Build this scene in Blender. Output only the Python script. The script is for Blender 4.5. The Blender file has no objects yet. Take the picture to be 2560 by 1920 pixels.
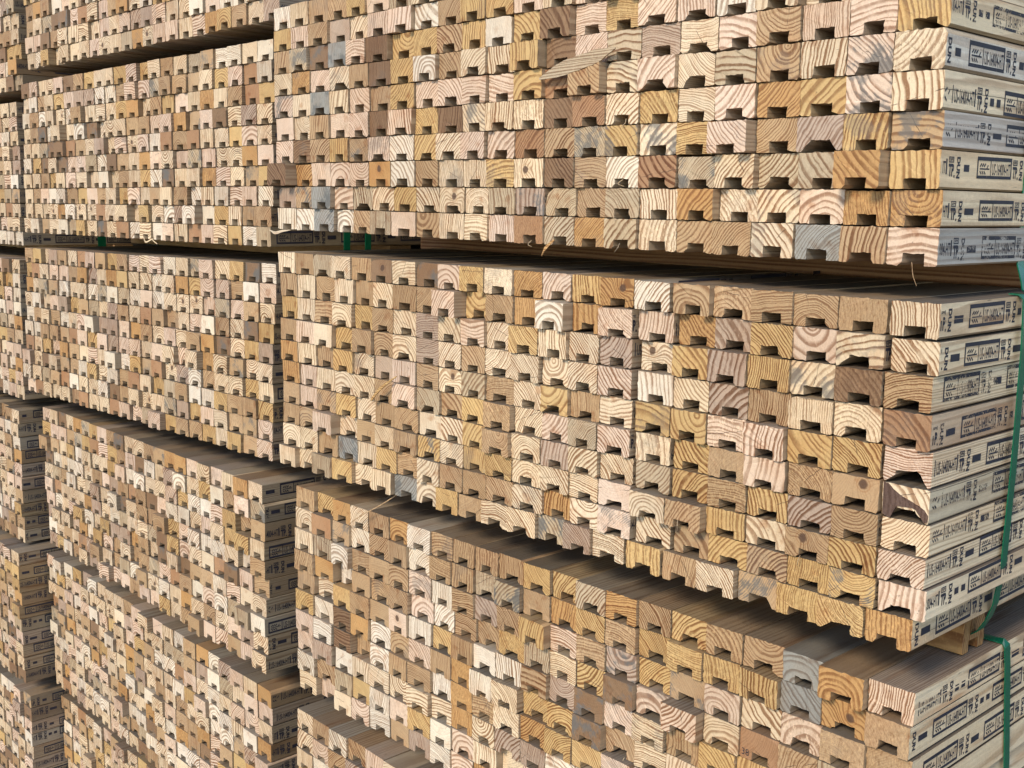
import bpy, math, random
from mathutils import Matrix, Vector

S = 0.044                      # metres per batten height (one "unit")
scene = bpy.context.scene
col = scene.collection

# ------------------------------------------------------------------ camera
cam_d = bpy.data.cameras.new('camera')
cam_d.sensor_width = 36.0
cam_d.lens = 36.0 * 2846.36 / 2560.0
cam_d.clip_start = 0.02
cam_d.clip_end = 400.0
cam = bpy.data.objects.new('camera', cam_d)
col.objects.link(cam)
right = Vector((0.68270, 0.73058, 0.01318))
up = Vector((-0.12129, 0.09552, 0.98801))
fwd = Vector((-0.72056, 0.67612, -0.15383))
m = Matrix((right, up, -fwd)).transposed().to_4x4()
m.translation = Vector((14.26572, -28.34674, 1.27351)) * S
cam.matrix_world = m
scene.camera = cam

# ------------------------------------------------------------------ light
SUN_EL, SUN_AZ = math.radians(36.0), math.radians(13.0)   # azimuth: from -Y towards +X
sun_dir = Vector((math.sin(SUN_AZ) * math.cos(SUN_EL), -math.cos(SUN_AZ) * math.cos(SUN_EL), math.sin(SUN_EL)))
world = bpy.data.worlds.new('World')
scene.world = world
world.use_nodes = True
wn = world.node_tree
wn.nodes.clear()
sky = wn.nodes.new('ShaderNodeTexSky')
sky.sky_type = 'NISHITA'
sky.sun_disc = False
sky.sun_elevation = SUN_EL
sky.sun_rotation = math.pi - SUN_AZ
sky.dust_density = 0.3
sky.ozone_density = 0.5
bg = wn.nodes.new('ShaderNodeBackground')
bg.inputs['Strength'].default_value = 0.105
wo = wn.nodes.new('ShaderNodeOutputWorld')
wn.links.new(sky.outputs[0], bg.inputs[0])
wn.links.new(bg.outputs[0], wo.inputs[0])
sd = bpy.data.lights.new('sun', 'SUN')
sd.energy = 1.5
sd.angle = math.radians(14.0)
sd.color = (1.0, 0.86, 0.66)
so = bpy.data.objects.new('sun', sd)
so.rotation_euler = sun_dir.to_track_quat('Z', 'Y').to_euler()
col.objects.link(so)
scene.view_settings.view_transform = 'Standard'
scene.view_settings.look = 'None'
scene.view_settings.exposure = 1.2
scene.view_settings.gamma = 1.0
scene.view_settings.use_curve_mapping = False


# ------------------------------------------------------------------ materials
class NT:
    def __init__(self, mat):
        mat.use_nodes = True
        self.t = mat.node_tree
        self.t.nodes.clear()

    def n(self, kind, **kw):
        nd = self.t.nodes.new(kind)
        for k, v in kw.items():
            setattr(nd, k, v)
        return nd

    def put(self, sock, v):
        if isinstance(v, bpy.types.NodeSocket):
            self.t.links.new(v, sock)
        elif v is not None:
            sock.default_value = v

    def m(self, op, a, b=None, c=None, clamp=False):
        nd = self.n('ShaderNodeMath', operation=op, use_clamp=clamp)
        for s, v in zip(nd.inputs, (a, b, c)):
            self.put(s, v)
        return nd.outputs[0]

    def vm(self, op, a, b=None, out=0):
        nd = self.n('ShaderNodeVectorMath', operation=op)
        self.put(nd.inputs[0], a)
        if b is not None:
            self.put(nd.inputs[1], b)
        return nd.outputs[out]

    def xyz(self, v):
        nd = self.n('ShaderNodeSeparateXYZ')
        self.put(nd.inputs[0], v)
        return nd.outputs

    def comb(self, x, y, z):
        nd = self.n('ShaderNodeCombineXYZ')
        for s, v in zip(nd.inputs, (x, y, z)):
            self.put(s, v)
        return nd.outputs[0]

    def mix(self, f, a, b, blend='MIX'):
        nd = self.n('ShaderNodeMix', data_type='RGBA', blend_type=blend)
        self.put(nd.inputs[0], f)
        self.put(nd.inputs[6], a)
        self.put(nd.inputs[7], b)
        return nd.outputs[2]

    def noise(self, v, scale, detail=2.0, rough=0.5):
        nd = self.n('ShaderNodeTexNoise')
        self.put(nd.inputs['Vector'], v)
        nd.inputs['Scale'].default_value = scale
        nd.inputs['Detail'].default_value = detail
        nd.inputs['Roughness'].default_value = rough
        return nd.outputs[0]

    def ss(self, v, lo, hi):
        nd = self.n('ShaderNodeMapRange', interpolation_type='SMOOTHSTEP')
        self.put(nd.inputs[0], v)
        self.put(nd.inputs[1], lo)
        self.put(nd.inputs[2], hi)
        return nd.outputs[0]

    def attr(self, name, out='Vector'):
        nd = self.n('ShaderNodeAttribute', attribute_type='GEOMETRY', attribute_name=name)
        return nd.outputs[out]


def wood_material():
    mat = bpy.data.materials.new('pine_wood')
    t = NT(mat)
    lc = t.attr('lc')
    pith = t.xyz(t.attr('pith'))
    tint = t.attr('tint', 'Color')
    wd = t.xyz(t.attr('wood'))          # contrast, fuzz, seed
    fl = t.xyz(t.attr('flaw'))          # stain, knot x, knot z
    L = t.xyz(lc)
    seed = t.m('MULTIPLY', wd[2], 37.7)
    off = t.comb(seed, t.m('MULTIPLY', seed, 1.7), t.m('MULTIPLY', seed, 0.6))
    q = t.vm('ADD', t.comb(L[0], t.m('MULTIPLY', L[1], 0.12), L[2]), off)
    # growth rings round the pith: distance in the cross-section, wandering along the length
    wob = t.m('SUBTRACT', t.noise(q, 1.3, 2.0), 0.5)
    wob2 = t.m('SUBTRACT', t.noise(q, 5.0, 2.0), 0.5)
    dx = t.m('SUBTRACT', L[0], t.m('ADD', pith[0], t.m('MULTIPLY', L[1], 0.010)))
    dz = t.m('SUBTRACT', L[2], pith[1])
    # rings bend round a knot
    kx = t.m('SUBTRACT', L[0], fl[1])
    kz = t.m('SUBTRACT', L[2], fl[2])
    kd = t.m('SQRT', t.m('ADD', t.m('MULTIPLY', kx, kx), t.m('MULTIPLY', kz, kz)))
    kbend = t.m('MULTIPLY', t.m('SUBTRACT', 1.0, t.ss(kd, 0.0, 0.55)), 0.30)
    d = t.m('SQRT', t.m('ADD', t.m('MULTIPLY', dx, dx), t.m('MULTIPLY', dz, dz)))
    d = t.m('ADD', d, t.m('ADD', t.m('MULTIPLY', wob, 0.22), t.m('MULTIPLY', wob2, 0.035)))
    d = t.m('ADD', d, kbend)
    ph = t.m('DIVIDE', d, pith[2])
    dn = t.comb(ph, seed, 0.0)
    ph = t.m('ADD', ph, t.m('MULTIPLY', t.m('SUBTRACT', t.noise(dn, 0.33, 1.0), 0.5), 2.6))
    fr = t.m('FRACT', ph)
    ring_id = t.m('FLOOR', ph)
    wnz = t.n('ShaderNodeTexWhiteNoise', noise_dimensions='2D')
    t.put(wnz.inputs['Vector'], t.comb(ring_id, seed, 0.0))
    rv = wnz.outputs[0]
    start = t.m('ADD', 0.22, t.m('MULTIPLY', rv, 0.32))
    band = t.m('MULTIPLY', t.ss(fr, start, t.m('ADD', start, 0.34)), t.m('SUBTRACT', 1.0, t.ss(fr, 0.90, 1.0)))
    strength = t.m('MULTIPLY', wd[0], t.m('ADD', 0.62, t.m('MULTIPLY', t.noise(dn, 1.7, 1.0), 0.65)))
    patch = t.ss(t.noise(q, 1.9, 2.0), 0.22, 0.52)
    strength = t.m('MULTIPLY', strength, t.m('ADD', 0.45, t.m('MULTIPLY', patch, 0.55)))
    lateamt = t.m('MULTIPLY', band, strength, clamp=True)
    late = t.mix(1.0, tint, (0.375, 0.25, 0.175, 1), 'MULTIPLY')
    # long fibres on planed faces, pores on the sawn end
    nrm = t.n('ShaderNodeNewGeometry').outputs['Normal']
    fib = t.noise(t.vm('MULTIPLY', q, (1.0, 1.0, 1.0)), 26.0, 3.0, 0.6)
    fine = t.noise(t.vm('ADD', lc, off), 34.0, 3.0, 0.65)
    base = t.mix(lateamt, tint, late)
    # heartwood / sapwood drift and pink or yellow blotches
    big = t.noise(q, 0.9, 3.0)
    base = t.mix(t.m('MULTIPLY', t.ss(big, 0.42, 0.78), 0.55), base, t.mix(1.0, base, (0.96, 0.80, 0.68, 1), 'MULTIPLY'))
    big2 = t.noise(t.vm('ADD', q, (9.1, 3.3, 1.7)), 1.6, 3.0)
    base = t.mix(t.m('MULTIPLY', t.ss(big2, 0.55, 0.8), 0.5), base, t.mix(1.0, base, (0.72, 0.66, 0.62, 1), 'MULTIPLY'))
    grain = t.m('ADD', 0.80, t.m('MULTIPLY', fib, 0.40))
    base = t.mix(1.0, base, t.comb(grain, grain, grain), 'MULTIPLY')
    # torn saw fuzz: bright flecks and dark pits drawn out along the rings
    fz = t.noise(t.vm('ADD', t.comb(t.m('MULTIPLY', L[0], 1.0), L[1], t.m('MULTIPLY', L[2], 0.45)), off), 15.0, 3.0, 0.65)
    hi = t.m('MULTIPLY', t.ss(fz, 0.54, 0.68), wd[1])
    lo = t.m('MULTIPLY', t.ss(t.m('SUBTRACT', 1.0, fz), 0.52, 0.68), wd[1])
    base = t.mix(t.m('MULTIPLY', hi, 0.75), base, t.mix(1.0, tint, (1.32, 1.30, 1.22, 1), 'MULTIPLY'))
    base = t.mix(t.m('MULTIPLY', lo, 0.65), base, t.mix(1.0, tint, (0.50, 0.38, 0.28, 1), 'MULTIPLY'))
    # saw tooth lines slanting over the end
    ka = t.m('ADD', t.m('MULTIPLY', L[0], 0.82), t.m('MULTIPLY', L[2], 0.57))
    saw = t.m('SINE', t.m('ADD', t.m('MULTIPLY', ka, 62.0), t.m('MULTIPLY', fine, 5.0)))
    sawm = t.m('MULTIPLY', t.m('ADD', 0.5, t.m('MULTIPLY', saw, 0.5)), t.ss(t.noise(q, 1.1, 1.0), 0.45, 0.62))
    base = t.mix(t.m('MULTIPLY', sawm, 0.16), base, t.mix(1.0, base, (0.70, 0.62, 0.55, 1), 'MULTIPLY'))
    # drying checks: now and then one thin dark crack across the end
    ca = t.m('MULTIPLY', seed, 1.31)
    cc = t.m('MULTIPLY', t.m('SUBTRACT', t.m('FRACT', t.m('MULTIPLY', seed, 3.17)), 0.5), 0.7)
    cline = t.m('ABSOLUTE', t.m('SUBTRACT', t.m('ADD', t.m('ADD', t.m('MULTIPLY', L[0], t.m('COSINE', ca)), t.m('MULTIPLY', t.m('SUBTRACT', L[2], 0.5), t.m('SINE', ca))), t.m('MULTIPLY', wob2, 0.10)), cc))
    crack = t.m('MULTIPLY', t.m('SUBTRACT', 1.0, t.ss(cline, 0.003, 0.016)), t.m('GREATER_THAN', t.m('FRACT', t.m('MULTIPLY', seed, 7.77)), 0.74))
    crack = t.m('MULTIPLY', crack, t.ss(t.noise(q, 1.7, 1.0), 0.44, 0.56))
    base = t.mix(t.m('MULTIPLY', crack, 0.85), base, (0.06, 0.035, 0.022, 1))
    # brown blotches of resin and heartwood
    rs = t.ss(t.noise(t.vm('ADD', q, (2.9, 6.4, 5.5)), 1.35, 3.0, 0.55), 0.60, 0.74)
    base = t.mix(t.m('MULTIPLY', rs, 0.62), base, t.mix(1.0, base, (0.62, 0.40, 0.26, 1), 'MULTIPLY'))
    # blue stain and dirt
    sn = t.ss(t.m('ADD', t.noise(t.vm('ADD', q, (4.4, 8.1, 2.2)), 1.25, 4.0, 0.6), t.m('MULTIPLY', band, 0.06)), 0.52, 0.64)
    base = t.mix(t.m('MULTIPLY', t.m('MULTIPLY', sn, fl[0]), 0.82), base, (0.125, 0.130, 0.128, 1))
    specks = t.ss(t.noise(t.vm('ADD', q, (1.4, 2.1, 7.2)), 9.0, 2.0, 0.5), 0.70, 0.78)
    base = t.mix(t.m('MULTIPLY', specks, 0.55), base, (0.10, 0.065, 0.045, 1))
    # dust and weather over whole parts of the stacks
    wp = t.n('ShaderNodeNewGeometry').outputs['Position']
    dust = t.ss(t.noise(wp, 2.6, 4.0, 0.6), 0.38, 0.66)
    base = t.mix(t.m('MULTIPLY', dust, 0.40), base, t.mix(1.0, base, (0.70, 0.62, 0.54, 1), 'MULTIPLY'))
    # knot: dark eye with a paler rim
    kn = t.m('ADD', kd, t.m('MULTIPLY', wob2, 0.12))
    keye = t.m('SUBTRACT', 1.0, t.ss(kn, 0.09, 0.17))
    krim = t.m('MULTIPLY', t.m('SUBTRACT', 1.0, t.ss(kn, 0.20, 0.34)), t.m('ADD', 0.3, t.m('MULTIPLY', t.m('SINE', t.m('MULTIPLY', kn, 70.0)), 0.3)))
    base = t.mix(t.m('MULTIPLY', krim, 0.7, clamp=True), base, t.mix(1.0, tint, (0.55, 0.34, 0.20, 1), 'MULTIPLY'))
    base = t.mix(t.m('MULTIPLY', keye, 0.9), base, (0.085, 0.045, 0.028, 1))
    h = t.m('ADD', t.m('MULTIPLY', band, t.m('MULTIPLY', wd[0], 0.25)), t.m('ADD', t.m('MULTIPLY', fz, t.m('ADD', 0.12, t.m('MULTIPLY', wd[1], 1.1))), t.m('MULTIPLY', fine, 0.3)))
    h = t.m('ADD', h, t.m('MULTIPLY', sawm, 0.10))
    bp = t.n('ShaderNodeBump')
    bp.inputs['Strength'].default_value = 0.5
    bp.inputs['Distance'].default_value = 0.0016
    t.put(bp.inputs['Height'], h)
    pb = t.n('ShaderNodeBsdfPrincipled')
    t.put(pb.inputs['Base Color'], base)
    t.put(pb.inputs['Roughness'], t.m('ADD', 0.50, t.m('MULTIPLY', fine, 0.3)))
    pb.inputs['Specular IOR Level'].default_value = 0.35
    t.put(pb.inputs['Normal'], bp.outputs[0])
    o = t.n('ShaderNodeOutputMaterial')
    t.put(o.inputs[0], pb.outputs[0])
    return mat


def ink_material(name, lo, hi):
    mat = bpy.data.materials.new(name)
    t = NT(mat)
    tc = t.n('ShaderNodeNewGeometry').outputs['Position']
    worn = t.noise(tc, 420.0, 3.0, 0.65)
    area = t.noise(tc, 34.0, 2.0, 0.5)
    cover = t.ss(t.m('ADD', worn, t.m('MULTIPLY', area, 0.9)), lo, hi)
    pb = t.n('ShaderNodeBsdfPrincipled')
    t.put(pb.inputs['Base Color'], t.mix(t.noise(tc, 60.0, 1.0), (0.010, 0.010, 0.018, 1), (0.03, 0.028, 0.05, 1)))
    pb.inputs['Roughness'].default_value = 0.7
    tr = t.n('ShaderNodeBsdfTransparent')
    mx = t.n('ShaderNodeMixShader')
    t.put(mx.inputs[0], t.m('MULTIPLY', cover, 0.97))
    t.put(mx.inputs[1], tr.outputs[0])
    t.put(mx.inputs[2], pb.outputs[0])
    o = t.n('ShaderNodeOutputMaterial')
    t.put(o.inputs[0], mx.outputs[0])
    return mat


def strap_material():
    mat = bpy.data.materials.new('green_strapping')
    t = NT(mat)
    tc = t.n('ShaderNodeNewGeometry').outputs['Position']
    n1 = t.noise(tc, 90.0, 3.0, 0.6)
    n2 = t.noise(tc, 700.0, 2.0, 0.6)
    c = t.mix(n1, (0.001, 0.085, 0.042, 1), (0.002, 0.135, 0.066, 1))
    c = t.mix(t.m('MULTIPLY', t.ss(n2, 0.58, 0.72), 0.4), c, (0.04, 0.30, 0.17, 1))
    pb = t.n('ShaderNodeBsdfPrincipled')
    t.put(pb.inputs['Base Color'], c)
    pb.inputs['Roughness'].default_value = 0.28
    bp = t.n('ShaderNodeBump')
    bp.inputs['Strength'].default_value = 0.35
    bp.inputs['Distance'].default_value = 0.0008
    t.put(bp.inputs['Height'], n2)
    t.put(pb.inputs['Normal'], bp.outputs[0])
    o = t.n('ShaderNodeOutputMaterial')
    t.put(o.inputs[0], pb.outputs[0])
    return mat


def ground_material():
    mat = bpy.data.materials.new('yard_ground')
    t = NT(mat)
    tc = t.n('ShaderNodeNewGeometry').outputs['Position']
    n1 = t.noise(tc, 1.2, 5.0, 0.6)
    n2 = t.noise(tc, 160.0, 3.0, 0.7)
    c = t.mix(n1, (0.055, 0.048, 0.042, 1), (0.12, 0.10, 0.08, 1))
    c = t.mix(t.m('MULTIPLY', n2, 0.6), c, (0.16, 0.14, 0.12, 1))
    pb = t.n('ShaderNodeBsdfPrincipled')
    t.put(pb.inputs['Base Color'], c)
    pb.inputs['Roughness'].default_value = 0.9
    bp = t.n('ShaderNodeBump')
    bp.inputs['Strength'].default_value = 0.6
    bp.inputs['Distance'].default_value = 0.01
    t.put(bp.inputs['Height'], n2)
    t.put(pb.inputs['Normal'], bp.outputs[0])
    o = t.n('ShaderNodeOutputMaterial')
    t.put(o.inputs[0], pb.outputs[0])
    return mat


WOOD, INK, STRAP, GROUND = wood_material(), ink_material('stamp_ink', 0.50, 0.72), strap_material(), ground_material()
FAINT = ink_material('faint_stamp_ink', 0.74, 1.0)

# ------------------------------------------------------------------ what the photograph shows, batten by batten
# colour letter + ring style + spacing; ! strong rings, x torn saw fuzz, * grey stain, @ knot.  Right corner first.
LOOK = {
    'A': {  # rows counted from the bottom of the pack
        0: 'ph3 tv2! g/1 c\\3! t/1 t/2 cv3x k/3! o/1 k/2! rnx pv2 ch2 cv1! tu3 pn kv1! t\\2 wa3 g/2* w\\3 wv3',
        1: 'oux ov1x pa3 c/3! c\\2x o/2 cv2! k\\2 t\\1 k/1 mv3* kv2 ca1x ca2@ c\\2! y/2 c/2! kv2! ph3 gv2* t/2* mv1',
        2: 'yv3 o\\3 k\\3 k/2! c/2! k/1* r\\3! w/2 th1 b\\2! cv2@ yh2x cv1! cv1! t\\2 w\\3 on@ pu2 pa3 pv1 o/2! b\\2!',
        3: 'th3* yv2! m/2 t/1 p\\2 yh1! c/3* y\\2* k\\1* t/2! r/2 p/3 p/2 c/2! y/2 w\\2 pvx t\\1* yv2! t/2! bh2! p\\2',
        4: 'cv3! p\\3* y/3 o/2 p/3 ch1 y\\2x c/2! r/1 b\\2 cv2x cv2! c\\2* bv2! y\\1x pv2! bv1! p\\1 pnx tv3 cu1 pn',
        5: 'c/3x p\\2* cv2! tu2 kh3! c\\1 p/3 ch3! t\\2 r/3 ya3 ph2 ph2 p\\2 p/2 y/2x tv1 p\\2 cv3 gn* cv1 p/2*',
        6: 'yv2 ph2 pv1 tu2 ph3 ch1 mh1 kh3! p/1 bh3 yv2 cv2! c/2 t\\2 wa3 y/2 bv1! tv1 c/2 p/1 o/1x c\\1',
        7: 'p/2 pv2 ch2 cv3 wv3 pv2 p/2 yh1x ph1 b\\3! y\\2 wn yv2 t\\2! y/1x yu3 bv1! phx gv1* bn* k/1* tv2',
        8: 'pv2 cv2 th2 c/2 pv1 ch2 y/2 tv2 pv2 cv2 pv1 y/1 yv2 t/1 w\\3 pv3 pv2 c/2 mn t/1 pv2! yv1',
        9: 'cv2 p/2 th1 cv1 yh2 pv2 c\\2 tv1 ph2 kv2 y/1 pv2 cv1 t\\2 c/2 kv2 pn y/1 tv2 tv1 cv1! wv2'},
    'B': {  # rows counted from the top
        0: 'cv1! tnx ta1 th1 ta2x ta3 w/2! o\\2@ yv2! p/2 o/1x cnx y\\1x pa3 bn* ch2 bn@ tv2 c/1 kv1 tv1 cv3',
        1: 'c\\2! ch3! pu3 y\\1! m\\3 o\\2x pv2 p\\1x ov3 wa3 ov1x t\\1 yu3 p/2 t/1 tv1! c\\2 tv1 cv2 tu1 cv2 tv2',
        2: 'th1! b\\2x c/3* yv1! mv3! y\\3 ca2@ m/2! c\\1! cv2! y\\1! c/1! ph2 c\\2 mh1 c\\2 t/1 y\\2 ca2 th2 cv2 yv2',
        3: 'r\\3 ca2x cv1 tv1! m/3! c\\2 wv3 p\\2! c/1! cu2 c\\1! c/1! t\\2 c/1! mh1 ca2 to2 t\\1 y/2 cn pv2 tv1',
        4: 'ph1! y\\1! y\\3 pv2! ph2x yu3 yh3 ch2 tv1 yu3 c\\1! th1x k/3 ca2@ th1 pv2 mn c/1! y\\2 tv2 cv2 ov2',
        5: 'c\\3 tn@ t\\1x pv3 tnx y\\2! cv3x p\\2! k/1 p/2 c/1! t\\1x y\\2 t\\3 k\\1 p/2 t/1 c\\2 ca2 cv2 pv2 ovx',
        6: 'c/1! tu1 m/2! yv2! th1x y/2! k/2 c\\1! c/2! mv3 ca1! tu1 y/3 c\\3! cn t/1 tv1 c/2 y/2 t/2 pv1 tnx',
        7: 'p/1! y\\2! t\\1@ c\\3 yv2 t/2x ca2 pn ch1! c\\2! ca2x y\\1! yv1 c/1 y/2* tv1 c\\1 tn c\\2 pv2 ta2 tv1',
        8: 'pv3 yu1* yv1x t/2! y/2 t\\3 c\\2! pnx* cu2! ov2! c\\2! t\\1! t\\1 t\\1 c/2 th1 y\\2 cv2 g\\2* tv1 c/1 ca2',
        9: 'ov2x y\\1x yv1x tn* c\\1! tv1 yv2x ch1x! m\\1! k\\2* c\\1! ch1! tnx y\\1 ca3 g/2* cv2 c/2 y/1 kv1! c/2 cv1'},
    'C': {  # rows counted from the top
        0: 'pv1! oa3 ga3 tu2 t\\2x y/2! t\\1! oh1! k/2! y/2! y\\1 tv1! tvx tvx thx w/1 oa2 tv1! c/1! on y/2! tvx',
        1: 'tnx o\\2@ g\\2 yv2! yvx yh1x y\\1! th1x y\\1! ovx tn k/2* kv1x tvx th1x w/1 tv1 t/1! w\\2 tn* rn ca2',
        2: 'tnx tnx pa3x c\\3! pa3 tn* y/1! mu3* thx ph1! yv2 t\\1! m\\3 th1! wv2 pa2 ta2 tn th1 wa3 kv2! cv2',
        3: 'tvx kv2 tvx rn ca2 p/2! pa3 bn* y/2! ch1! kv2 y\\1x t\\2 th1! w/2 pa3 t\\1! ta2 tn wv1! ony tvx',
        4: 'pv2 tv2 ov2 yv2 y\\2 tv2 ch1! p\\1 bn* mu1 th3! wv2! wn tv1! y\\2 wv1 pn@ tn t\\1 ynx ch2 tv1',
        5: 'cv2 tnx c/2 pv2 pnx cv2 ch1! t\\1 bnx* ya2! y/1 c\\1! wv1 onx tv1 p\\2 to2 wa2 on bh2! w\\1 y/2x',
        6: 'tv1 c\\2 t\\2 cv2 ta2 pv1 m/2 p\\1 y\\1 y/1! o/1! c\\2x thx onx wv1 th1 tv1 wa2 tv1 bh2! wh1 p\\1'}}
COLS = {
    'A': [0.013, -1.44, -2.814, -4.293, -5.75, -7.184, -8.598, -10.165, -11.603, -13.048, -14.496, -15.962, -17.418, -18.768, -20.229, -21.662, -23.191, -24.657, -25.98, -27.407, -28.88, -30.299, -31.77],
    'B': [0.637, -0.747, -2.279, -3.715, -5.151, -6.592, -7.999, -9.559, -11.204, -12.557, -13.942, -15.423, -16.918, -18.261, -19.62, -21.042, -22.559, -23.956, -25.357, -26.821, -28.286, -29.717, -31.1],
    'C': [0.267, -1.146, -2.611, -4.018, -5.481, -6.892, -8.351, -9.771, -11.158, -12.598, -13.949, -15.322, -16.784, -18.13, -19.462, -20.775, -22.3, -23.6, -25.059, -26.431, -27.75, -29.38, -30.9],
    'M1': [-34.528, -35.957, -37.365, -38.746, -40.174, -41.57, -43.013, -44.596, -45.96, -47.367, -48.721, -50.177, -51.722, -53.145, -54.523, -56.033, -57.495, -58.977, -60.453, -61.845, -63.2, -64.6, -65.9]}
# pack: right edge x, front y, bottom z, y slope, lean per row, row pitch, z slope per column, columns, rows
PACKS = {
    'A': (0.0, 0.0, 0.0, -0.0028, -0.0248, 0.9941, 0.0077, 22, 10),
    'B': (0.63, -0.53, -10.578, 0.0052, -0.0306, 0.9555, -0.0009, 22, 10),
    'C': (0.27, 0.23, -21.889, -0.0058, -0.0018, 1.0055, -0.0014, 22, 10),
    'D': (0.2, 0.2, -33.15, 0.0, 0.0, 1.0, 0.0, 22, 10),
    'E': (0.2, 0.2, -44.4, 0.0, 0.0, 1.0, 0.0, 22, 10),
    'M0': (-32.853, 0.911, 9.75, 0.007, 0.0058, 1.0257, 0.003, 22, 10),
    'M1': (-34.512, 1.483, -0.860, -0.0096, 0.0385, 0.9881, -0.0028, 22, 10),
    'M2': (-34.692, 1.383, -11.7535, -0.0169, 0.0572, 0.9986, -0.013, 22, 10),
    'M3': (-35.503, 1.072, -23.165, 0.0305, -0.0131, 1.0107, -0.0149, 22, 10),
    'M4': (-36.047, 1.630, -34.386, 0.0155, -0.001, 1.0141, 0.006, 22, 10),
    'M5': (-36.2, 2.2, -45.45, 0.0155, 0.0, 1.0, 0.006, 22, 10),
    'L0': (-67.5, 1.85, 8.80, 0.0, 0.0, 1.02, 0.0, 22, 10),
    'L1': (-68.3, 1.671, -1.887, 0.0, 0.017, 0.9903, 0.0, 22, 10),
    'L2': (-67.387, 0.968, -12.7456, 0.0, 0.0144, 0.9945, 0.0, 22, 10),
    'L3': (-69.294, 1.045, -23.7204, 0.0, 0.0097, 0.9943, 0.0, 22, 10),
    'L4': (-67.844, 0.050, -33.9076, 0.0, 0.0132, 0.9994, 0.0, 22, 10),
    'L5': (-67.9, 0.3, -44.95, 0.0, 0.0, 1.0, 0.0, 22, 10)}
ROWFIX = {  # small height offsets of the rows measured at the right end and the left end
    'A': ([-0.038, -0.013, -0.029, -0.003, -0.006, 0.02, 0.057, 0.05, 0.05, 0.03, 0.03],
          [0.053, 0.032, 0.004, 0.03, 0.039, 0.051, 0.023, -0.018, -0.012, -0.09, -0.09]),
    'B': ([0.143, 0.127, 0.058, -0.039, -0.088, -0.101, -0.059, -0.014, 0.021, 0.017, -0.046],
          [-0.151, -0.135, -0.066, -0.071, -0.039, -0.015, -0.029, 0.02, 0.072, 0.179, 0.226])}
WPITCH = 1.431
LENGTH = 44.0
TINT = {'w': (.79, .70, .565), 'c': (.75, .605, .42), 'p': (.72, .555, .425), 'y': (.60, .41, .185), 't': (.49, .335, .19),
        'o': (.52, .305, .125), 'r': (.41, .235, .125), 'b': (.26, .16, .09), 'm': (.47, .355, .27), 'g': (.33, .325, .30), 'k': (.52, .415, .28)}
GENERIC = ('cv2 cv1! c/2! c\\2! ca2! ch1 pv2 p/2! pa3 p\\1 wv2 wa3 w/2! wv1! yv1! y/2! ya2 tv1! t/1! th1 tnx on ov1x c\\1! cn pn pnx kv2 k/1! k\\2* mv1 m/2! rn bn* '
           'cv3! c/1! cu2! tn yn wn ph2! c/2 y\\1! t\\2! ca2@ ta1 pv1! tn* w\\2! wh1 pu2 cv1! c/1! p/1! wn ch2! bn').split()
# broken or bevelled corners that stand out: (top-left, top-right, groove-left, groove-right) as (dx, dz)
BREAK = {('A', 1, 9): {'tl': (.36, .48)}, ('A', 1, 15): {'tl': (.22, .2)}, ('A', 1, 16): {'tr': (.14, .2)}, ('A', 1, 21): {'tl': (.2, .2)},
         ('A', 3, 2): {'gl': (.30, .27), 'gr': (.20, .26)}, ('A', 5, 6): {'gl': (.34, .20), 'gr': (.16, .18)}, ('A', 5, 5): {'gl': (.22, .30), 'tr': (.4, .16)},
         ('A', 6, 5): {'gr': (.16, .16), 'gl': (.10, .12)}, ('A', 6, 0): {'gr': (.3, .12)}, ('A', 5, 1): {'gl': (.12, .2)}, ('A', 7, 5): {'gl': (.12, .16), 'gr': (.14, .1)},
         ('A', 7, 11): {'tr': (.4, .08)}, ('A', 7, 10): {'gl': (.06, .12)}, ('A', 2, 3): {'gl': (.2, .18), 'gr': (.14, .1)},
         ('A', 6, 18): {'gl': (.12, .24), 'gr': (.24, .22)}, ('A', 1, 17): {'gl': (.24, .2), 'gr': (.24, .22)}, ('A', 4, 12): {'tr': (.2, .1)}, ('A', 4, 14): {'tr': (.25, .3)},
         ('B', 4, 0): {'gl': (.46, .20), 'gr': (.34, .42)}, ('B', 5, 0): {'gl': (.34, .22), 'gr': (.36, .30)}, ('B', 8, 0): {'gl': (.24, .2)}, ('B', 5, 14): {'gl': (.2, .2)},
         ('B', 1, 1): {'gl': (.3, .24)}, ('B', 0, 14): {'tl': (.3, .3), 'tr': (.2, .2)}, ('B', 0, 16): {'tl': (.3, .14)}, ('B', 3, 2): {'tl': (.16, .14)}, ('B', 1, 8): {'gl': (.28, .1)},
         ('B', 4, 9): {'gl': (.36, .16)}, ('B', 4, 13): {'tr': (.3, .2)}, ('B', 8, 1): {'gl': (.16, .12)}, ('B', 9, 1): {'gl': (.26, .2), 'tr': (.12, .3)}, ('B', 9, 3): {'gr': (.2, .26)},
         ('C', 2, 10): {'tr': (.2, .06)}, ('C', 5, 1): {'tl': (.3, .2)}}
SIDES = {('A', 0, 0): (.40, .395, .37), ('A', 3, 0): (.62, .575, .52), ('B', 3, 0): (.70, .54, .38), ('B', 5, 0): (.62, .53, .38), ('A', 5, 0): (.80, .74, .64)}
WOODH = 0.985


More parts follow.
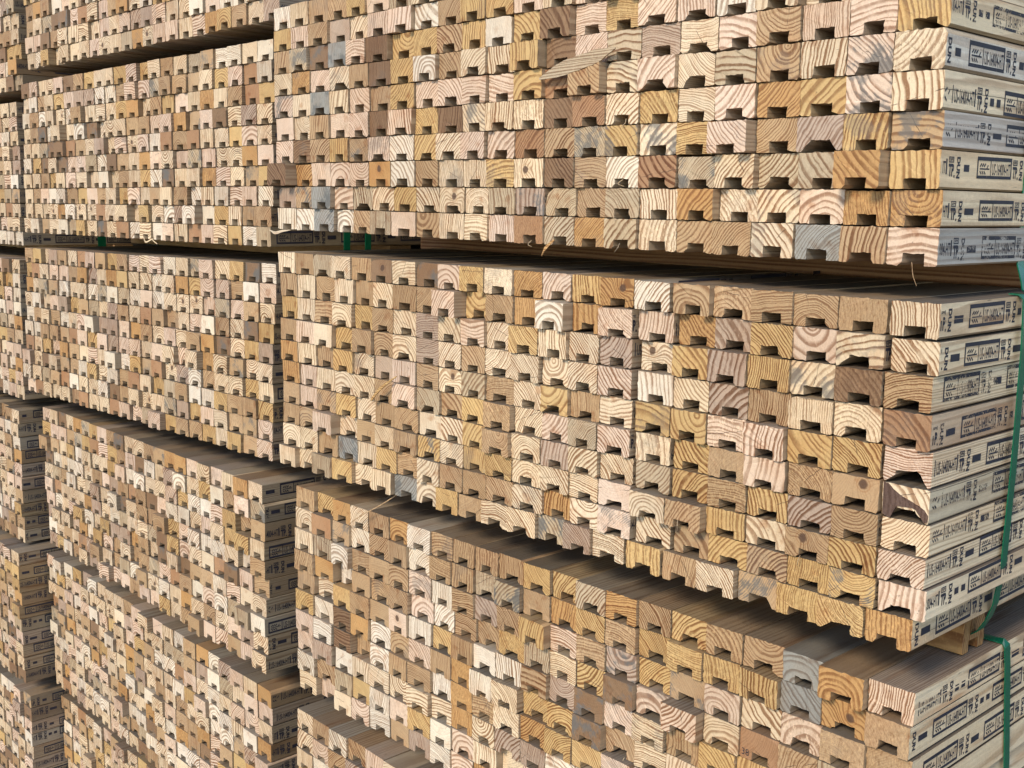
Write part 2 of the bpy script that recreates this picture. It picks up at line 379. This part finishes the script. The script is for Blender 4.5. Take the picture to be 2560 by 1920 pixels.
def style_params(code, r):
    """pith position, ring spacing, colour, contrast, fuzz, stain, knot from a look code"""
    c = code[0]
    st = code[1] if len(code) > 1 else 'v'
    if st not in 'vh/\\aun':
        st = 'a'
    sp = {'1': .080, '2': .130, '3': .20}.get(next((ch for ch in code[2:] if ch in '123'), '1' if st == 'n' else '2'))
    sp *= r.uniform(.88, 1.14)
    if st == 'v':
        px, pz = r.choice((-1, 1)) * r.uniform(2.6, 5.0), r.uniform(-.6, 1.2)
    elif st == 'h':
        px, pz = r.uniform(-.8, .8), r.choice((-1.8, -2.6, -3.4, 3.6))
    elif st == '/':
        q = r.uniform(1.0, 2.6)
        px, pz = (q, .5 - q * r.uniform(.7, 1.0)) if r.random() < .7 else (-q, .5 + q)
    elif st == '\\':
        q = r.uniform(1.0, 2.6)
        px, pz = (-q, .5 - q * r.uniform(.7, 1.0)) if r.random() < .7 else (q, .5 + q)
    elif st == 'a':
        px, pz = r.uniform(-.35, .35), r.uniform(-.35, .15)
    elif st == 'u':
        px, pz = r.uniform(-.35, .35), r.uniform(.85, 1.25)
    else:
        px, pz = r.uniform(-3, 3), r.uniform(-2.5, 2.5)
    con = .82
    if '!' in code:
        con = 1.12
    if st == 'n':
        con = .22
    if c in 'bg':
        con *= .8
    fz = r.uniform(.75, 1.0) if 'x' in code else r.uniform(0.10, .42)
    stn = r.uniform(.8, 1.0) if '*' in code else (r.uniform(.2, .45) if r.random() < .09 else 0.0)
    kx, kz = (r.uniform(-.35, .35), r.uniform(.5, .75)) if '@' in code else (50.0, 50.0)
    v = r.uniform(.90, 1.06)
    h = r.uniform(-.03, .03)
    tc = TINT[c]
    tint = (tc[0] * v, tc[1] * v * (1 + h * .4), tc[2] * v * (1 + h * 1.6), 1.0)
    return (px, pz, sp), tint, (con, fz, r.random()), (stn, kx, kz)


def profile(W, H, r, brk=None, step=None):
    """cross-section of a grooved batten, counter-clockwise seen from the front (x right, z up)"""
    gw = W * r.uniform(.42, .47)
    gc = r.uniform(-.03, .05) * W
    gd = H * r.uniform(.27, .33)
    a = W / 2
    b = brk or {}
    tl, tr = b.get('tl'), b.get('tr')
    gl, gr = b.get('gl'), b.get('gr')
    if brk is None:
        if r.random() < .34:
            gr = (r.uniform(.05, .20), r.uniform(.04, .13))
        if r.random() < .25:
            gl = (r.uniform(.05, .16), r.uniform(.04, .12))
        if r.random() < .05:
            tl = (r.uniform(.06, .2), r.uniform(.06, .2))
        if r.random() < .05:
            tr = (r.uniform(.06, .2), r.uniform(.06, .2))
    cl, cr = r.uniform(.02, .07), r.uniform(.02, .07)
    g0, g1 = gc - gw / 2, gc + gw / 2
    pts = [(-a, cl), (-a + cl, 0)]
    if gl:
        w_ = min(gl[0], g0 + a - cl - .05)
        pts += [(g0 - w_, 0), (g0 - w_ * .45, gl[1] * .6), (g0, gl[1])]
    else:
        pts += [(g0, 0)]
    pts += [(g0, gd), (g1, gd)]
    if gr:
        w_ = min(gr[0], a - cr - g1 - .05)
        pts += [(g1, min(gr[1], gd * 1.4)), (g1 + w_ * .45, gr[1] * .55), (g1 + w_, 0)]
        if gr[1] > gd:
            pts[-4] = (g1, gr[1] - .01)
    else:
        pts += [(g1, 0)]
    pts += [(a - cr, 0), (a, cr)]
    pts += [(a, H - tr[1]), (a - tr[0] * .35, H - tr[1] * .35), (a - tr[0], H)] if tr else [(a, H)]
    pts += [(-a + tl[0], H), (-a + tl[0] * .35, H - tl[1] * .35), (-a, H - tl[1])] if tl else [(-a, H)]
    out = []
    n = len(pts)
    for i in range(n):
        p, q = pts[i], pts[(i + 1) % n]
        out.append(p)
        if step:
            ln = math.hypot(q[0] - p[0], q[1] - p[1])
            k = int(ln / step)
            for j in range(1, k):
                out.append((p[0] + (q[0] - p[0]) * j / k, p[1] + (q[1] - p[1]) * j / k))
    return out


def par_side(par, goal, amt):
    """long planed or weathered faces differ in colour from the sawn end of the same batten"""
    pith, tint, wood, flaw = par
    side = tuple(a + (b - a) * amt for a, b in zip(tint[:3], goal)) + (1.0,)
    return pith, side, (wood[0] * .5, wood[1] * .3, wood[2]), (flaw[0] * .3, flaw[1], flaw[2])


FRESH, OLD, TOP, INNER = (.90, .75, .52), (.165, .14, .105), (.12, .11, .095), (.42, .33, .23)  # first: planed wood paled for light; the rest: shade put into the tint


class Acc:
    """collects batten bodies with their wood attributes"""
    def __init__(self):
        self.v, self.f, self.lc, self.fa = [], [], [], []

    def batten(self, prof, length, r, par, place=None, tilt=(0, 0), jit=.0, old=False, fresh=FRESH, plain=False):
        # fresh: planed right-hand faces, paled further for light; other faces have shade painted in
        n = len(prof)
        base = len(self.v)
        pale = par_side(par, OLD, .75) if old else par_side(par, fresh, .86)  # left stacks' sides painted as shaded, near stacks' sides painted lighter
        top, inner = par_side(par, TOP, .55 + .4 * r.random()), par_side(par, INNER, .6)  # shade on pack tops and inside grooves put into the colour
        if plain:
            pale = top = inner = par
        xmax, zmax = max(p[0] for p in prof) - 1e-4, max(p[1] for p in prof) - 1e-4
        rings = ((0.0, 1.0), (.05, .35), (length, 0.0)) if jit else ((0.0, 0.0), (length, 0.0))
        jx = [(r.gauss(0, jit), r.gauss(0, jit), r.gauss(0, jit * .9)) for _ in range(n)]
        for (y, jf) in rings:
            for (x, z), (ax, az, ay) in zip(prof, jx):
                yy = y + ((tilt[0] * x + tilt[1] * (z - .5)) if y < 1 else 0) + (ay * jf if y == 0 else 0)
                p = (x + ax * jf, yy, z + az * jf)
                self.lc.append(p)
                self.v.append(place(p) if place else p)
        k = len(rings)
        self.f.append([base + i for i in range(n)])
        self.f.append([base + (k - 1) * n + i for i in reversed(range(n))])
        self.fa += [par, par]
        for g in range(k - 1):
            for i in range(n):
                j = (i + 1) % n
                self.f.append([base + g * n + j, base + g * n + i, base + (g + 1) * n + i, base + (g + 1) * n + j])
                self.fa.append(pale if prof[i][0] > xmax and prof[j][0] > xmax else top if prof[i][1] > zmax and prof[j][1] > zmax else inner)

    def mesh(self, name):
        me = bpy.data.meshes.new(name)
        me.from_pydata([(x * S, y * S, z * S) for x, y, z in self.v], [], self.f)
        me.materials.append(WOOD)
        a = me.attributes.new('lc', 'FLOAT_VECTOR', 'POINT')
        a.data.foreach_set('vector', [c for p in self.lc for c in p])
        for i, nm in enumerate(('pith', 'tint', 'wood', 'flaw')):
            if nm == 'tint':
                a = me.attributes.new(nm, 'FLOAT_COLOR', 'FACE')
                a.data.foreach_set('color', [c for p in self.fa for c in p[i]])
            else:
                a = me.attributes.new(nm, 'FLOAT_VECTOR', 'FACE')
                a.data.foreach_set('vector', [c for p in self.fa for c in p[i]])
        return me


def link(name, me, parent=None, **props):
    o = bpy.data.objects.new(name, me)
    col.objects.link(o)
    if parent:
        o.parent = parent
    for k, v in props.items():
        o[k] = v
    return o


# ------------------------------------------------------------------ ink stamp artwork (flat shapes: a = along the side, b = height)
def text_shapes(body, height, squeeze=1.0, rot=0.0, weight=0.02):
    cu = bpy.data.curves.new('lettering', 'FONT')
    cu.body = body
    cu.size = 1.0
    cu.offset = weight
    cu.resolution_u = 2
    ob = bpy.data.objects.new('lettering', cu)
    col.objects.link(ob)
    dg = bpy.context.evaluated_depsgraph_get()
    me = bpy.data.meshes.new_from_object(ob.evaluated_get(dg))
    vs = [(v.co.x, v.co.y) for v in me.vertices]
    fs = [list(p.vertices) for p in me.polygons]
    bpy.data.objects.remove(ob)
    bpy.data.meshes.remove(me)
    bpy.data.curves.remove(cu)
    x0, x1 = min(v[0] for v in vs), max(v[0] for v in vs)
    y0, y1 = min(v[1] for v in vs), max(v[1] for v in vs)
    s = height / (y1 - y0)
    vs = [((x - x0) * s * squeeze, (y - y0) * s) for x, y in vs]
    if rot:
        c, q = math.cos(rot), math.sin(rot)
        vs = [(x * c - y * q, x * q + y * c) for x, y in vs]
    return [[vs[i] for i in f] for f in fs]


def fit(shapes, x0, y0, x1, y1):
    ax = [p[0] for s in shapes for p in s]
    ay = [p[1] for s in shapes for p in s]
    sx, sy = (x1 - x0) / (max(ax) - min(ax)), (y1 - y0) / (max(ay) - min(ay))
    return [[(x0 + (p[0] - min(ax)) * sx, y0 + (p[1] - min(ay)) * sy) for p in s] for s in shapes]


def rect(x0, y0, x1, y1):
    return [(x0, y0), (x1, y0), (x1, y1), (x0, y1)]


def bar(x0, y0, x1, y1, w):
    dx, dy = x1 - x0, y1 - y0
    l = math.hypot(dx, dy)
    nx, ny = -dy / l * w / 2, dx / l * w / 2
    return [(x0 + nx, y0 + ny), (x0 - nx, y0 - ny), (x1 - nx, y1 - ny), (x1 + nx, y1 + ny)]


NUM = text_shapes('US-164004-HT', .3, weight=.012)
TP = text_shapes('TP', .3, weight=.05)
DUN = text_shapes('DUN', .2, rot=-math.pi / 2, weight=.05)
TINY = text_shapes('SPI', .1, weight=.03)
N38 = text_shapes('38', .2, weight=-.01)


def stamp_art():
    s = []
    w = .085
    s += [rect(0, .50, 2.12, .50 + w * 1.25), rect(0, 0, 2.12, w), rect(0, w, w * .8, .5), rect(2.12 - w * .8, w, 2.12, .5), rect(.80, w, .84, .5)]
    s += [bar(.16, .27, .74, .27, .04)]                                # ear of grain, lying on its side
    for k in range(3):
        x = .17 + .12 * k
        s += [bar(x, .33, x + .10, .42, .05), bar(x, .21, x + .10, .12, .05)]
    s += [bar(.57, .27, .66, .38, .04)]
    s += fit(NUM, .91, .10, 2.03, .44)
    s += [rect(2.20, .40, 2.48, .43), rect(2.20, .53, 2.48, .56), rect(2.20, .43, 2.23, .53), rect(2.45, .43, 2.48, .53)]
    s += fit(TINY, 2.25, .445, 2.43, .515)
    s += fit(TP, 2.20, .03, 2.50, .37)
    s += [rect(2.50, .0, 2.56, .07)]
    s += fit(DUN, 2.64, -.02, 2.84, .56)
    return s


ART = stamp_art()


class StampAcc:
    def __init__(self):
        self.v, self.f = [], []

    def side(self, x, y_front, z0, r, limit, place=None, z_h=1.0):
        """repeat the stamp along one batten side, starting cut off at the sawn end"""
        zo = z0 + r.uniform(.08, .36) * z_h
        tall = r.uniform(.92, 1.10)
        y = -r.uniform(0.0, 3.6)
        slope = r.uniform(-.014, .014)
        while y < limit:
            bars = r.choice(((2.98, 3.50),) * 4 + ((2.98, 3.22, 3.38, 3.62), (3.05, 3.36)))
            shp = list(ART) + [rect(bars[i], .17, bars[i + 1], .36) for i in range(0, len(bars), 2)]
            for poly in shp:
                if min(p[0] for p in poly) + y < .04 or max(p[0] for p in poly) + y > limit:
                    continue
                b = len(self.v)
                for a, c in poly:
                    p = (x, y_front + y + a, zo + c * tall + slope * (y + a))
                    self.v.append(place(p) if place else p)
                self.f.append(list(range(b, b + len(poly))))
            y += 3.80 + r.uniform(-.03, .05)

    def mesh(self, name, ink=None):
        me = bpy.data.meshes.new(name)
        me.from_pydata([(a * S, b * S, c * S) for a, b, c in self.v], [], self.f)
        me.materials.append(ink or INK)
        return me


# ------------------------------------------------------------------ ground
gz = -46.6 * S
me = bpy.data.meshes.new('ground')
me.from_pydata([(-150, -150, gz), (150, -150, gz), (150, 150, gz), (-150, 150, gz)], [], [(0, 1, 2, 3)])
me.materials.append(GROUND)
link('ground', me, kind='structure')

# ------------------------------------------------------------------ battens
ORD = ['', 'first', 'second', 'third', 'fourth', 'fifth', 'sixth', 'seventh', 'eighth', 'ninth', 'tenth', 'eleventh', 'twelfth', 'thirteenth', 'fourteenth',
       'fifteenth', 'sixteenth', 'seventeenth', 'eighteenth', 'nineteenth', 'twentieth', 'twenty-first', 'twenty-second']
COLWORD = {'w': 'whitish', 'c': 'cream', 'p': 'pinkish', 'y': 'golden', 't': 'tan', 'o': 'orange', 'r': 'reddish', 'b': 'brown', 'm': 'mauve', 'g': 'grey', 'k': 'weathered'}
RINGWORD = {'v': 'upright rings', 'h': 'level rings', '/': 'right-rising rings', '\\': 'right-falling rings', 'a': 'arched rings', 'u': 'bowl-shaped rings', 'n': 'faint rings'}
PACKWORD = {'A': 'top right pack', 'B': 'middle right pack', 'C': 'lower right pack', 'D': 'bottom right pack'}


def label_for(pk, row, u, code):
    if (pk, row, u) == ('B', 5, 0):
        look = 'bark-covered broken end'
    elif '@' in code:
        look = 'knotted end'
    elif '*' in code:
        look = 'dark stained end'
    else:
        look = RINGWORD.get(code[1], 'arched rings')
        if 'x' in code:
            look = 'rough ' + look
    place = 'at right corner' if u == 0 else ORD[u + 1] + ' from right corner'
    if pk == 'A':
        rw = 'lowest row' if row == 0 else ORD[row + 1] + ' row up'
    else:
        rw = 'top row' if row == 0 else ORD[row + 1] + ' row down'
    return '%s batten, %s, %s, %s, %s' % (COLWORD[code[0]], look, place, rw, PACKWORD[pk])


F_PX, CPOS = 2846.36, Vector((14.26572, -28.34674, 1.27351))


def pix(p):
    d = Vector(p) - CPOS
    w = d.dot(fwd)
    return 1280 + F_PX * d.dot(right) / w, 960 - F_PX * d.dot(up) / w


items = []
for pk, (X, Y, Z, ysl, lean, pitch, zsl, nc, nr) in PACKS.items():
    rl = random.Random('pack' + pk)
    cols = COLS.get(pk)
    for k in range(nr):                                      # k counts from the bottom
        row = k if pk == 'A' else nr - 1 - k
        codes = LOOK.get(pk, {}).get(row)
        codes = codes.split() if codes else None
        shift = rl.gauss(0, .03) + ({0: -.28}.get(k, 0) if pk == 'B' else 0)
        wander = 0.0
        for u in range(nc):
            r = random.Random('%s_%d_%d' % (pk, k, u))
            xr, xl = (cols[u], cols[u + 1]) if cols else (X - u * WPITCH, X - (u + 1) * WPITCH)
            pitch_w = xr - xl
            W = min(max(pitch_w - .022, 1.28), 1.44 if pk == 'B' and pitch_w > 1.52 else 1.52) if cols else 1.408
            W -= r.random() * .012
            sh = shift + r.gauss(0, .012) + (k - 5) * lean
            cx = xl + .004 + W / 2 + sh
            fix = 0.0
            if pk in ROWFIX:
                t = u / 21.0
                fix = ROWFIX[pk][0][k] * (1 - t) + ROWFIX[pk][1][k] * t
            cz = Z + k * pitch + (u - 11) * zsl + fix
            H = pitch - .026 - r.random() * .016
            if pk in ROWFIX and k < 9:
                t = u / 21.0
                nfix = ROWFIX[pk][0][k + 1] * (1 - t) + ROWFIX[pk][1][k + 1] * t
                H += nfix - fix
            if r.random() < .07:
                H -= r.uniform(.02, .05)
            cy = Y + ysl * (-(cx - X)) + r.gauss(0, .065) + (r.uniform(-.38, .32) if r.random() < .12 else 0) + rl.gauss(0, .01)
            code = codes[u] if codes and u < len(codes) else r.choice(GENERIC)
            pts = [pix((cx + a * W / 2, cy, cz + b)) for a, b in ((-1, 0), (1, 0), (1, H), (-1, H))]
            x0, x1 = max(0, min(p[0] for p in pts)), min(2560, max(p[0] for p in pts))
            y0, y1 = max(0, min(p[1] for p in pts)), min(1920, max(p[1] for p in pts))
            area = max(0, x1 - x0) * max(0, y1 - y0)
            items.append(dict(pk=pk, k=k, row=row, u=u, W=W, H=H, c=(cx, cy, cz), code=code, area=area if pk in PACKWORD else 0, gap=pitch_w - W if u else 9))
rank = sorted(items, key=lambda i: -i['area'])[:300]
keep = set(id(i) for i in rank)
stuff, stuff_ink = Acc(), StampAcc()
for it in items:
    r = random.Random('look_%s_%d_%d' % (it['pk'], it['k'], it['u']))
    par = style_params(it['code'], r)
    W, H = it['W'], it['H']
    cx, cy, cz = it['c']
    tilt = (r.gauss(0, .018), r.gauss(0, .014))
    brk = BREAK.get((it['pk'], it['row'], it['u']))
    side = u0 = it['u'] == 0
    if id(it) in keep:
        acc = Acc()
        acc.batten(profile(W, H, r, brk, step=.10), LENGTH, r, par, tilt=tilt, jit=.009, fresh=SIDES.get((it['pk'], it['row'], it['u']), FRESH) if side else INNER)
        o = link('timber_batten', acc.mesh('timber_batten'), label=label_for(it['pk'], it['row'], it['u'], it['code']),
                 category='timber batten', group='grooved timber battens in the near stacks')
        o.location = (cx * S, cy * S, cz * S)
        o.rotation_euler = (0, r.gauss(0, .007), r.gauss(0, .0015))
        if side or (it['gap'] > .06 and it['pk'] == 'B'):
            st = StampAcc()
            st.side(W / 2 + .006, 0, 0, r, 14.0, z_h=H)
            link('ink_stamp', st.mesh('ink_stamp', FAINT if r.random() < .35 else INK), o)
        if it['pk'] == 'B' and it['row'] == 5 and u0:
            bk = Acc()
            a = W / 2 - .01
            outline = [(-a, .05), (-a + .12, .02), (-.42, .0), (-.30, .22), (-.22, .36), (.18, .38), (.34, .30), (.50, .14), (.58, .02), (.655, .06), (.66, .22), (.56, .36),
                       (.38, .47), (.16, .56), (-.12, .66), (-.36, .80), (-.50, .94), (-a, .95)]
            bk.batten([(x + r.gauss(0, .008), z * .97 + r.gauss(0, .008)) for x, z in outline], .05, r,
                      ((-2.0, .4, .12), (.125, .078, .062, 1.0), (.5, .9, .37), (0, 50, 50)), jit=.012, plain=True)
            b_ = link('bark', bk.mesh('bark'), o)
            b_.location = (0, -.025 * S, 0)
        if it['pk'] == 'C' and it['row'] == 3 and it['u'] == 3:
            st = StampAcc()
            for poly in fit(N38, -.62, .12, -.36, .34):
                b = len(st.v)
                st.v += [(a, -.03, c) for a, c in poly]
                st.f.append(list(range(b, b + len(poly))))
            link('ink_number', st.mesh('ink_number'), o)
    else:
        pl = (lambda c: (lambda p: (p[0] + c[0], p[1] + c[1], p[2] + c[2])))((cx, cy, cz))
        near = it['pk'] in ('A', 'B', 'C', 'D', 'M1', 'M2')
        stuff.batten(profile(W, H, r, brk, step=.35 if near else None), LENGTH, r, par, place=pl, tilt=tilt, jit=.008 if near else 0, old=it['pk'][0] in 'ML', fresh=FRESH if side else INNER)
        if side and it['pk'][0] in 'MLD':
            stuff_ink.side(W / 2 + .008, 0, 0, r, 26.0 if it['pk'][0] == 'M' else 18.0, place=pl, z_h=H)
so_ = link('timber_battens', stuff.mesh('timber_battens'), kind='stuff', category='timber battens',
           label='smaller grooved timber battens of the farther packs, ends facing out')
link('ink_stamp', stuff_ink.mesh('ink_stamps'), so_, kind='stuff')


# ------------------------------------------------------------------ bearers between the packs (battens laid crosswise)
def bearer(x0, x1, y, z, h, code, label, rotz=0.0, ink=False):
    r = random.Random(label)
    acc = Acc()
    prof = profile(1.40, h, r, {}, step=.12)
    acc.batten(prof, x1 - x0, r, style_params(code, r), jit=.006, plain=True)
    o = link('timber_bearer', acc.mesh('timber_bearer'), label=label, category='timber bearer', group='bearers laid crosswise between the packs')
    o.location = (x1 * S, y * S, z * S)
    o.rotation_euler = (0, 0, math.pi / 2 + rotz)       # local +Y runs towards -X
    if ink:
        st = StampAcc()
        st.side(-.706, 0, 0, r, 20.0)
        link('ink_stamp', st.mesh('ink_stamp'), o)
    return o


bearer(-33.0, 1.2, 8.1, -1.018, 1.0, 'rh3', 'long brown bearer in the gap under the top right pack', rotz=-.055)
bearer(-31.3, -.10, 4.42, -11.80, 1.18, 'ov2', 'yellowish bearer under the middle right pack, end showing beside the strap')
bearer(-31.0, .10, 9.0, -22.95, 1.02, 'tv1', 'shaded bearer under the lower right pack')
bearer(-99.0, -68.2, 9.0, 8.03, .75, 'tn', 'shaded bearer between the two topmost packs of the far left stack')
bearer(-99.0, -68.2, 9.0, -2.78, .86, 'tn', 'shaded bearer between the second and third packs of the far left stack')
bearer(-66.0, -34.8, 9.5, 9.06, .70, 'tn', 'shaded bearer under the topmost left pack')
bearer(-66.5, -35.0, 9.5, -1.72, .84, 'tn', 'shaded bearer under the second left pack, near the curled shavings')
bearer(-66.5, -35.2, 9.0, -13.0, 1.1, 'tn', 'shaded bearer under the third left pack')
bearer(-67.0, -35.8, 9.0, -24.15, .92, 'tn', 'shaded bearer under the fourth left pack')
bearer(-67.2, -36.2, 9.0, -35.4, .95, 'tn', 'shaded bearer under the fifth left pack')


# ------------------------------------------------------------------ green strapping
def ribbon(pts, widths, thick=.035, wdir=(0, 1, 0)):
    """flat band along pts, width along wdir"""
    wv = Vector(wdir)
    V, Fc = [], []
    n = len(pts)
    for i, p in enumerate(pts):
        p = Vector(p)
        tg = (Vector(pts[min(i + 1, n - 1)]) - Vector(pts[max(i - 1, 0)])).normalized()
        wd = (wv - tg * wv.dot(tg)).normalized()
        nn = tg.cross(wd)
        w = widths[i] if isinstance(widths, (list, tuple)) else widths
        for a, b in ((-1, -1), (1, -1), (1, 1), (-1, 1)):
            V.append(tuple((p + wd * a * w / 2 + nn * b * thick / 2) * S))
    for i in range(n - 1):
        for j in range(4):
            q = (j + 1) % 4
            Fc.append((i * 4 + j, i * 4 + q, i * 4 + 4 + q, i * 4 + 4 + j))
    Fc += [(3, 2, 1, 0), tuple((n - 1) * 4 + j for j in range(4))]
    return V, Fc


def smooth(pts, n=5):
    """Catmull-Rom through the points"""
    P = [Vector(p) for p in pts]
    P = [P[0] * 2 - P[1]] + P + [P[-1] * 2 - P[-2]]
    out = []
    for i in range(1, len(P) - 2):
        for j in range(n):
            t = j / n
            a, b, c, d = P[i - 1], P[i], P[i + 1], P[i + 2]
            out.append(tuple(.5 * ((2 * b) + (c - a) * t + (2 * a - 5 * b + 4 * c - d) * t * t + (3 * b - a - 3 * c + d) * t ** 3)))
    out.append(tuple(P[-2]))
    return out


def strap(label, pts, width=.36):
    V, Fc = ribbon(pts, width)
    me = bpy.data.meshes.new('strap')
    me.from_pydata(V, [], Fc)
    me.materials.append(STRAP)
    return link('strap', me, label=label, category='strap', group='green strapping bands round the packs')


strap('green strap down the side of the top right pack at the frame edge',
      [(-6, 5.0, 10.02), (-.02, 5.0, 10.02), (.09, 5.0, 9.9), (.10, 5.04, 5), (.10, 5.08, 0.0), (.16, 5.0, -.25), (.46, 4.7, -.75), (.62, 4.45, -.96)])
strap('long green strap down the stamped side of the middle right pack',
      [(.30, 4.2, -.985), (.45, 4.2, -.985), (.62, 4.18, -1.0), (.74, 4.17, -1.12), (.80, 4.15, -2.5), (.80, 4.12, -6), (.76, 4.08, -8.8), (.60, 4.12, -10.1),
       (.40, 4.2, -10.62), (.10, 4.36, -11.1), (-.25, 4.40, -11.38), (-3, 4.42, -11.42)])
strap('green strap bent over the top edge of the lower right pack',
      [(-9, 5.6, -11.78), (-2.0, 5.6, -11.78), (.02, 5.72, -11.78), (.22, 5.8, -11.80), (.34, 5.84, -11.93), (.36, 5.95, -12.6), (.36, 6.5, -16), (.36, 6.7, -21), (.34, 6.7, -23)])
strap('green strap in the dark gap, nearer of two left of the brown bearer',
      [(-34.44, 5.62, 1.4), (-34.42, 5.62, -.4), (-34.44, 5.62, -1.0), (-34.6, 5.62, -1.7)], .38)
strap('green strap in the dark gap, farther of two left of the brown bearer',
      [(-34.44, 6.94, 1.4), (-34.42, 6.94, -.4), (-34.44, 6.94, -1.0), (-34.6, 6.94, -1.7)], .36)
strap('dim green strap far back in the left gap', [(-67.86, 7.2, 1.0), (-67.84, 7.2, -1.2), (-67.86, 7.2, -2.4)], .6)


# ------------------------------------------------------------------ splinters and shavings
def splinter(name, cat, label, pts, widths, thick, code, wdir=(0, 0, 1)):
    r = random.Random(label)
    pts2 = smooth(pts, 6)
    n = len(pts2)
    ws = []
    for i in range(n):
        t = i / (n - 1) * (len(widths) - 1)
        a = min(int(t), len(widths) - 2)
        ws.append((widths[a] * (1 - t + a) + widths[a + 1] * (t - a)) * r.uniform(.92, 1.06))
    V, Fc = ribbon(pts2, ws, thick, wdir)
    me = bpy.data.meshes.new(name)
    me.from_pydata(V, [], Fc)
    me.materials.append(WOOD)
    c = Vector(pts[0])
    a = me.attributes.new('lc', 'FLOAT_VECTOR', 'POINT')
    a.data.foreach_set('vector', [q for v in V for q in ((v[2] / S - c.z) * 1.0, (v[0] / S - c.x), (v[1] / S - c.y))])
    par = style_params(code, r)
    for i, nm in enumerate(('pith', 'tint', 'wood', 'flaw')):
        a = me.attributes.new(nm, 'FLOAT_COLOR' if nm == 'tint' else 'FLOAT_VECTOR', 'FACE')
        a.data.foreach_set('color' if nm == 'tint' else 'vector', [q for _ in Fc for q in par[i]])
    return link(name, me, label=label, category=cat)


splinter('wood_splinter', 'splinter', 'broad pale splinter lying slantwise across two ends of the top right pack',
         [(-14.50, -.24, 5.62), (-13.2, -.34, 5.88), (-11.95, -.36, 6.10), (-11.02, -.28, 6.34)], [.06, .44, .50, .42, .04], .06, 'kv1')
splinter('wood_splinter', 'splinter', 'thin tan splinter slanting across the ends of the middle right pack',
         [(-23.70, -.72, -6.72), (-22.9, -.82, -6.12), (-21.95, -.74, -5.53)], [.13, .12, .03], .04, 'yv1')
splinter('wood_splinter', 'splinter', 'small orange splinter hanging below the top right pack over the gap',
         [(-13.80, -.1, .16), (-14.08, -.22, -.12), (-14.34, -.16, -.42)], [.05, .12, .02], .04, 'ov1')
splinter('wood_fibre', 'fibre', 'long pale curved fibre strand hanging down to the lower right pack',
         [(-22.66, -.1, -10.62), (-23.7, -.28, -11.30), (-25.15, -.34, -12.10), (-26.61, -.1, -12.93)], [.04, .04, .04, .025], .025, 'tn')
splinter('wood_fibre', 'fibre', 'single thread of fibre hanging from the top right pack above the glossy top',
         [(-.52, -.12, -.03), (-.42, -.2, -.36), (-.32, -.16, -.64)], [.018, .016, .01], .010, 'tn')
splinter('wood_shaving', 'shaving', 'curled pale shaving hanging under the second left pack',
         [(-47.98, 1.05, -.72), (-47.5, .95, -.98), (-46.9, 1.05, -.80), (-46.5, .9, -.86), (-46.2, 1.0, -1.05)], [.05, .07, .07, .05, .03], .03, 'cn')
splinter('wood_shaving', 'shaving', 'small flat shaving in the gap beside the green straps',
         [(-32.5, -.05, .05), (-31.9, -.14, -.06), (-31.3, -.12, .04), (-30.7, -.06, .10)], [.03, .14, .10, .02], .03, 'wn')
# short torn fibres hanging from groove mouths
rf = random.Random(77)
spots = [('A', 0, 10), ('A', 0, 7), ('A', 2, 7), ('A', 4, 7), ('B', 4, 14), ('B', 7, 2), ('B', 7, 5), ('C', 5, 7)]
WORDS = {'A': 'top right pack', 'B': 'middle right pack', 'C': 'lower right pack'}
for pk, row, u in spots:
    it = next(i for i in items if i['pk'] == pk and i['row'] == row and i['u'] == u)
    cx, cy, cz = it['c']
    x = cx + rf.uniform(-.2, .3)
    z = cz + rf.uniform(.02, .3)
    rw = ('lowest row' if row == 0 else ORD[row + 1] + ' row up') if pk == 'A' else ORD[row + 1] + ' row down'
    splinter('wood_fibre', 'fibre', 'torn fibre at groove, %s from right corner, %s, %s' % (ORD[u + 1], rw, WORDS[pk]),
             [(x, cy - .02, z), (x + rf.uniform(-.1, .1), cy - .14, z - .14), (x + rf.uniform(-.2, .15), cy - .09, z - rf.uniform(.2, .34))], [.024, .02, .01], .014, 'kn')
